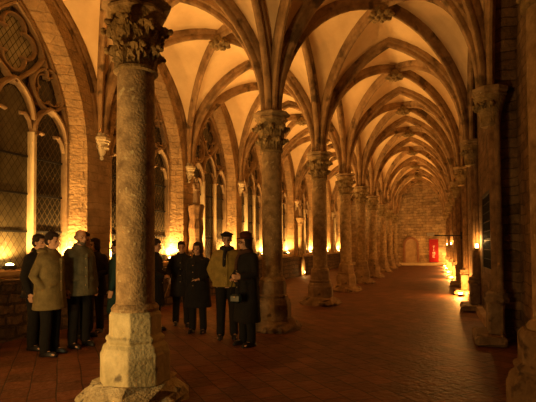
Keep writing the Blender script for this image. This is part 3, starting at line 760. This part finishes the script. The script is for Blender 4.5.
def person(name_label, x, y, face, H=1.8, skin='skin', coat='c', trous='t', shoes='s', hem=.88, arms=('down', 'down'), hair='short', haircol='hairdark',
           headturn=0, headtilt=0, hood=False, feet=.0, girth=1.0, glasses=False, hat=None, beard=False, scarf=None, collar=True, skirt=None, cuffs=None):
    s = H/1.75
    b = MB()
    S = lambda p: Vector((p[0]*s, p[1]*s, p[2]*s))
    def loft(mb, rings, n=18, grow=0):
        mb.loft([[((cx + (rx + grow)*math.cos(2*PI*k/n))*s, (cy + (ry + grow)*math.sin(2*PI*k/n))*s, z*s) for k in range(n)] for rx, ry, z, cx, cy in rings])
    # legs
    fy = [feet, -feet]
    for i, sd in enumerate((-1, 1)):
        b.tube([S((sd*.095, 0, .93)), S((sd*.10, fy[i]*.55 + .015, .5)), S((sd*.11, fy[i], .10))], [.082*s, .055*s, .038*s], 12)
        b.tube([S((sd*.10, fy[i]*.6, .42)), S((sd*.105, fy[i]*.85 - .012, .32))], [.054*s, .05*s], 10)
        b.tube([S((sd*.11, fy[i] - .04, .05)), S((sd*.125, fy[i] + .07, .045)), S((sd*.135, fy[i] + .15, .03))], [.038*s, .038*s, .026*s], 10)
    # trunk
    loft(b, [(.13, .10, .84, 0, 0), (.165, .115, .93, 0, 0), (.14, .10, 1.07, 0, 0), (.16, .11, 1.22, 0, 0), (.175, .115, 1.34, 0, 0), (.15, .09, 1.43, 0, -.01), (.06, .055, 1.48, 0, 0)])
    b.tube([S((0, -.01, 1.42)), S((0, .005, 1.50)), S((0, .015, 1.56))], [.062*s, .054*s, .052*s], 12)
    wr = []
    for i, sd in enumerate((-1, 1)):
        e, w, d = ARMS[arms[i]]
        e = (e[0]*sd, e[1], e[2]); w = (w[0]*sd, w[1], w[2]); d = (d[0]*sd, d[1], d[2])
        b.tube([S((sd*.165, -.01, 1.405)), S(lerp3((sd*.165, -.01, 1.405), e, .5)), S(e)], [.056*s, .05*s, .042*s], 10)
        b.tube([S(e), S(lerp3(e, w, .4)), S(w)], [.042*s, .04*s, .027*s], 10)
        g = hand(b, S(w), d, sd, 1.0 if arms[i] in ('cane', 'hold') else .45); wr.append((S(e), S(w), g))
    # head
    HC = S((0, .03, 1.635)); R = Euler((headtilt, 0, headturn)).to_matrix()
    def Hd(p): return HC + R @ (Vector(p)*s)
    def hell(mb, c, r, n=16, m=11):
        rows = []
        for i in range(m):
            t = -PI/2 + PI*(i + .5)/m
            rows.append([Hd((c[0] + r[0]*math.cos(t)*math.cos(2*PI*j/n), c[1] + r[1]*math.cos(t)*math.sin(2*PI*j/n), c[2] + r[2]*math.sin(t))) for j in range(n)])
        mb.loft(rows)
    hell(b, (0, -.012, .03), (.074, .092, .085)); hell(b, (0, .02, -.035), (.058, .066, .072)); hell(b, (0, .05, -.08), (.032, .034, .028))
    hell(b, (0, .078, .02), (.045, .012, .012)); hell(b, (0, .083, -.055), (.026, .012, .008)); hell(b, (0, .082, -.068), (.022, .012, .007))
    b.tube([Hd((0, .08, .015)), Hd((0, .098, -.012)), Hd((0, .108, -.028))], [.009*s, .012*s, .014*s], 8)
    for sd in (-1, 1):
        hell(b, (sd*.04, .058, -.03), (.022, .022, .02)); hell(b, (sd*.076, -.005, -.01), (.01, .02, .032))
        hell(b, (sd*.014, .093, -.03), (.009, .01, .008))
    o = b.build('person', M[skin]); remesh(o, .0085, 2)
    o.location = (x, y, 0); o.rotation_euler.z = math.radians(face) - PI/2
    tag(o, name_label, 'person')
    # eyes, brows
    for sd in (-1, 1):
        e = MB(); hell(e, (sd*.031, .0775, -.002), (.0125, .0095, .008), 10, 7); e.build('eye', M['eye'], o, True)
    e = MB()
    for sd in (-1, 1): e.tube([Hd((sd*.014, .089, .02)), Hd((sd*.032, .087, .025)), Hd((sd*.05, .075, .018))], .0042*s, 6)
    e.build('eyebrows', M[haircol], o, True)
    # shoes
    for i, sd in enumerate((-1, 1)):
        f = MB()
        f.loft([[((sd*.12 + (w*math.cos(a)))*s, (fy[i] + .055 + (L*math.sin(a)))*s, z*s) for a in [2*PI*k/16 for k in range(16)]] for w, L, z in ((.05, .145, 0), (.053, .15, .012), (.05, .145, .03), (.046, .13, .05), (.04, .10, .075))])
        f.tube([S((sd*.11, fy[i] - .02, .06)), S((sd*.11, fy[i] - .01, .13))], [.056*s, .05*s], 10)
        so = f.build('shoe', M[shoes], o); remesh(so, .012, 2)
    # trousers
    t = MB()
    for i, sd in enumerate((-1, 1)):
        t.tube([S((sd*.09, 0, .92)), S((sd*.10, fy[i]*.4 + .01, .66)), S((sd*.102, fy[i]*.6 + .012, .48)), S((sd*.108, fy[i]*.9 - .005, .2)), S((sd*.11, fy[i], .085))], [.112*s, .092*s, .078*s, .072*s, .072*s], 14)
    loft(t, [(.16, .115, .86, 0, 0), (.178, .13, .95, 0, 0), (.165, .12, 1.04, 0, 0)])
    to = t.build('trousers', M[trous], o); remesh(to, .016, 3)
    # coat
    c = MB(); g = girth
    fl = .0 if hem > .8 else .03
    rings = [(.09, .085, 1.505, 0, 0), (.135, .10, 1.475, 0, -.005), (.195*g, .125, 1.425, 0, -.005), (.215*g, .145*g, 1.35, 0, 0), (.212*g, .155*g, 1.22, 0, .005), (.20*g, .15*g, 1.08, 0, .005), (.212*g, .158*g, .97, 0, .005)]
    if hem < .9: rings += [(.218*g + fl*.4, .162*g + fl*.4, (.97 + hem)/2, 0, 0), (.222*g + fl, .166*g + fl, hem + .02, 0, 0), (.216*g + fl, .16*g + fl, hem, 0, 0)]
    loft(c, list(reversed(rings)), 24)
    for i, sd in enumerate((-1, 1)):
        e, w, _ = wr[i]; sh = S((sd*.168, -.01, 1.40)); w2 = e.lerp(w, .93)
        c.tube([sh, sh.lerp(e, .5), e, e.lerp(w, .5), w2], [.076*s, .070*s, .064*s, .056*s, .050*s], 12)
    if collar:
        n = 18
        c.loft([[((rx*math.cos(2*PI*k/n))*s, (.0 + ry*math.sin(2*PI*k/n))*s, (z - .03*math.sin(2*PI*k/n))*s) for k in range(n)] for rx, ry, z in ((.11, .10, 1.46), (.10, .095, 1.50), (.085, .085, 1.535), (.08, .08, 1.535))])
    # folds and pocket flaps
    for sd in (-1, 1):
        c.tube([S((sd*.10, .145*g, 1.02)), S((sd*.17*g, .115*g, .99))], .014*s, 6)
        c.tube([S((sd*.10, -.15*g, 1.25)), S((sd*.14, -.15*g, hem + .1))], .010*s, 6)
    c.tube([S((.0, .155*g, 1.40)), S((.0, .163*g, 1.2)), S((.0, .168*g, max(hem, .75) + .05))], .012*s, 6)
    if hood:
        for k in range(9):
            a = PI + PI*k/8
            c.ell(S((.13*math.cos(a), -.02 + .115*math.sin(a), 1.475 - .02*math.sin(a))), (.05*s, .055*s, .045*s), rz=a, n=10, m=7)
        c.ell(S((0, -.13, 1.40)), (.11*s, .05*s, .09*s))
    co_ = c.build('coat', M[coat], o); remesh(co_, .014, 3)
    for q in range(4):
        bt = MB(); bt.ell(S((.035, .172*g, 1.32 - q*.13)), (.011*s, .007*s, .011*s), n=8, m=5); bt.build('button', M['button'], co_, True)
    # hair
    h = MB()
    if hair in ('short', 'bob'):
        hell(h, (0, -.028, .055), (.084, .09, .075)); hell(h, (0, -.055, .0), (.078, .06, .07))
        hell(h, (0, .040, .090), (.062, .045, .030)); hell(h, (0, -.02, .075), (.078, .086, .075))
        for sd in (-1, 1): hell(h, (sd*.07, -.0, .045), (.018, .05, .04))
        for q in range(9):
            a = 2*PI*q/9; hell(h, (.058*math.cos(a), -.02 + .065*math.sin(a), .098), (.03, .03, .024), 8, 5)
        if hair == 'bob':
            for sd in (-1, 1): hell(h, (sd*.076, -.01, -.02), (.022, .05, .075)); hell(h, (sd*.05, -.06, -.04), (.04, .04, .06))
            hell(h, (0, .062, .085), (.055, .03, .022))
    else:
        hell(h, (0, -.065, -.0), (.07, .045, .05))
        for sd in (-1, 1): hell(h, (sd*.068, -.03, .0), (.014, .045, .035))
    ho = h.build('hair', M[haircol], o); remesh(ho, .010, 1)
    if beard:
        h = MB(); hell(h, (0, .055, -.085), (.045, .04, .032)); hell(h, (0, .09, -.045), (.03, .01, .007))
        for sd in (-1, 1): hell(h, (sd*.052, .025, -.06), (.012, .03, .035))
        bo_ = h.build('beard', M['hairgrey'], o); remesh(bo_, .009, 1)
    if glasses:
        h = MB()
        for sd in (-1, 1):
            pts = [Hd((sd*.032 + .024*math.cos(a), .098, -.002 + .018*math.sin(a))) for a in [2*PI*k/14 for k in range(14)]]
            h.tube(pts + [pts[0]], .0022*s, 5, caps=False); h.tube([Hd((sd*.056, .098, .002)), Hd((sd*.078, .0, .004))], .002*s, 5)
        h.tube([Hd((-.009, .1, 0)), Hd((.009, .1, 0))], .002*s, 5); h.build('glasses', M['wire'], o)
    if hat == 'flat_cap':
        h = MB(); hell(h, (.0, .015, .092), (.112, .135, .034)); hell(h, (0, -.01, .07), (.09, .105, .036)); hell(h, (0, .12, .078), (.075, .06, .010))
        ho = h.build('flat_cap', M['black_wool'], o); remesh(ho, .01, 2)
    if hat == 'brimmed_hat':
        h = MB(); hell(h, (0, -.01, .125), (.088, .10, .066)); hell(h, (0, -.01, .085), (.092, .105, .02)); hell(h, (0, 0, .066), (.140, .155, .011)); hell(h, (0, .04, .152), (.04, .05, .015))
        ho = h.build('brimmed_hat', M['hatred'], o); remesh(ho, .009, 1)
    if scarf:
        h = MB(); n = 22
        pts = [S((.088*math.cos(a), .015 + .088*math.sin(a), 1.49 + .012*math.sin(3*a))) for a in [2*PI*k/n for k in range(n)]]
        h.tube(pts + [pts[0]], .038*s, 8, caps=False)
        h.tube([S((.03, .12, 1.46)), S((.04, .165, 1.36)), S((.05, .18, 1.22))], [.03*s, .034*s, .03*s], 8)
        ho = h.build('scarf', M[scarf], o); remesh(ho, .012, 2)
    return o, [o.matrix_basis @ v for v in (wr[0][2], wr[1][2])]
def fabric(name, c, var=.25):
    return stone(name, tuple(v*(1-var) for v in c), tuple(min(1, v*(1+var)) for v in c), scale=9, bump=.25, rough=.95)
M['skin'] = plain('skin_tone', (.50, .29, .19), .55)
M['eye'] = plain('dark_eye', (.02, .012, .01), .2)
M['hairdark'] = fabric('dark_brown_hair', (.022, .013, .009)); M['hairgrey'] = fabric('greying_hair', (.09, .075, .06))
M['wire'] = plain('dark_spectacle_wire', (.03, .02, .015), .3, .6)
M['button'] = plain('horn_button', (.30, .20, .10), .35)
M['khaki'] = fabric('khaki_coat_cloth', (.16, .125, .055)); M['greygreen'] = fabric('grey_green_jacket_cloth', (.12, .115, .075))
M['blackcloth'] = fabric('black_coat_cloth', (.010, .009, .009)); M['blackcloth2'] = fabric('near_black_quilted_cloth', (.016, .014, .013))
M['browncloth'] = fabric('dark_reddish_brown_cloth', (.06, .028, .016)); M['tealcloth'] = fabric('dark_teal_cloth', (.012, .035, .035))
M['yellowcloth'] = fabric('mustard_jacket_cloth', (.23, .165, .045)); M['trouser'] = fabric('black_trouser_cloth', (.010, .009, .008))
M['blueleather'] = plain('dark_blue_leather', (.008, .018, .022), .35)
M['shoeleather'] = plain('black_shoe_leather', (.012, .01, .009), .4)
M['black_wool'] = fabric('black_wool', (.008, .007, .007)); M['hatred'] = fabric('dark_maroon_felt', (.05, .012, .008)); M['scarfdark'] = fabric('dark_scarf_wool', (.02, .018, .022))
K = dict(coat='blackcloth', trous='trouser', shoes='shoeleather')
def P_(label, *a, **k):
    d = dict(K); d.update(k); return person(label, *a, **d)
P_('person in a long khaki hooded coat and black trousers, standing at far left facing right', -5.49, 5.3, 12, H=1.84, coat='khaki', hem=.66, arms=('pocket', 'pocket'), hood=True, girth=1.12, headtilt=-.08)
P_('balding bearded person in a grey-green jacket, hands at sides', -5.49, 5.90, -12, H=1.91, coat='greygreen', hem=.77, arms=('down', 'down'), hair='bald', haircol='hairgrey', beard=True, girth=1.16, headtilt=-.05)
o, g = P_('dark-clad person half hidden behind the khaki hooded coat', -6.02, 5.55, 10, H=1.82, coat='blackcloth', hem=.8, arms=('down', 'down'), girth=1.1)
P_('dark-haired person in reddish-brown coat behind the bearded person', -5.96, 6.50, 5, H=1.88, coat='browncloth', hem=.75, arms=('pocket', 'pocket'))
P_('person with glasses and brightly lit face in black, looking left', -6.14, 7.0, -80, H=1.78, coat='blackcloth2', hem=.7, arms=('clasp', 'clasp'), glasses=True, headturn=-.5, hair='bob')
P_('person in dark teal coat mostly hidden left of the nearest column', -5.40, 6.75, 205, H=1.74, coat='tealcloth', hem=.45, arms=('down', 'pocket'))
P_('person in black seen in profile emerging right of the nearest column', -5.08, 7.42, 15, H=1.76, coat='blackcloth', hem=.5, arms=('clasp', 'clasp'), headtilt=-.2)
o, g = P_('person in a dark buttoned coat holding a light walking cane', -4.93, 8.16, -55, H=1.72, coat='blackcloth2', hem=.62, arms=('down', 'cane'), feet=.12)
cane_hand = g[1]
P_('shorter dark-haired person in a padded black coat, facing the camera', -4.22, 7.58, -80, H=1.69, coat='blackcloth', hem=.50, arms=('clasp', 'pocket'), hair='bob', girth=1.1)
P_('person in black flat cap and mustard yellow jacket', -3.46, 7.27, -65, H=1.86, coat='yellowcloth', hem=.86, arms=('pocket', 'pocket'), hat='flat_cap', scarf='scarfdark', girth=1.12, hair='short', haircol='hairgrey')
o, g = P_('person in a dark maroon hat and long black coat, looking left', -2.90, 6.85, -120, H=1.80, coat='blackcloth', hem=.38, arms=('hold', 'clasp'), hat='brimmed_hat', glasses=True, scarf='browncloth', girth=1.02, hair='bob', headturn=-.25)
bag_hand = g[0]
cn = MB(); top = Vector(cane_hand); bot = Vector((top.x - .22, top.y - .25, .012))
cn.tube([bot, bot.lerp(top, .5), top, top + Vector((.01, .0, .06)), top + Vector((-.02, -.04, .09)), top + Vector((-.05, -.09, .07))], [.009, .011, .012, .012, .012, .011], 8)
tag(cn.build('walking_cane', M['paleshaft'], None, True), 'thin light walking cane held slanting down to the floor', 'cane')
hb = empty('handbag', (bag_hand[0], bag_hand[1], bag_hand[2] - .34)); tag(hb, 'small dark bluish handbag held by the person in the maroon hat', 'bag')
b = MB(); b.box((0, 0, .0), (.20, .09, .14), bev=.03); b.build('body', M['blueleather'], hb)
b = MB(); b.tube([(-.09, 0, .08), (-.06, 0, .24), (0, 0, .33), (.06, 0, .24), (.09, 0, .08)], .008, 6, False); b.build('strap', M['shoeleather'], hb, True)
b = MB(); b.box((0, -.055, .03), (.03, .012, .02)); b.build('clasp', M['button'], hb)


# ------------------------------------------------------------ other light
# flash-like neutral lamp of the photographer's place and an unseen fill light added to warm the near vault
def area(name, loc, target, size, power, col):
    l = bpy.data.lights.new(name, 'AREA'); l.shape = 'DISK'; l.size = size; l.energy = power; l.color = col
    o = bpy.data.objects.new(name, l); COL.objects.link(o); o.location = loc
    o.rotation_euler = (Vector(target) - Vector(loc)).to_track_quat('-Z', 'Y').to_euler(); return o
sl = pt('side_lamp', (-3.9, .9, 1.5), 110, None, (1, .76, .32), .15, spot=math.radians(76))
sl.rotation_euler = (Vector((-3.7, 4.8, 1.7)) - Vector((-3.9, .9, 1.5))).to_track_quat('-Z', 'Y').to_euler()
area('vault_fill', (-4.6, 1.0, .5), (-3.5, 6.5, 7), .6, 90, LAMP_COL)

w = bpy.data.worlds.new('World'); SC.world = w; w.use_nodes = True
bg = w.node_tree.nodes['Background']; bg.inputs[0].default_value = (.006, .005, .006, 1); bg.inputs[1].default_value = .2

# ------------------------------------------------------------ camera
cam = bpy.data.cameras.new('camera'); co = bpy.data.objects.new('camera', cam); COL.objects.link(co)
cam.sensor_width = 36; cam.lens = 450/536*36; cam.shift_y = 32.04/536; cam.clip_end = 200
co.matrix_world = Matrix.Translation((0, 0, 1.6)) @ Matrix.Rotation(.353, 4, 'Z') @ Matrix.Rotation(PI/2 + .032, 4, 'X') @ Matrix.Rotation(ROLL := -.007, 4, 'Z')
SC.camera = co
SC.view_settings.view_transform = 'Standard'; SC.view_settings.look = 'None'
SC.view_settings.gamma = 1; SC.view_settings.exposure = .8; SC.view_settings.use_curve_mapping = False
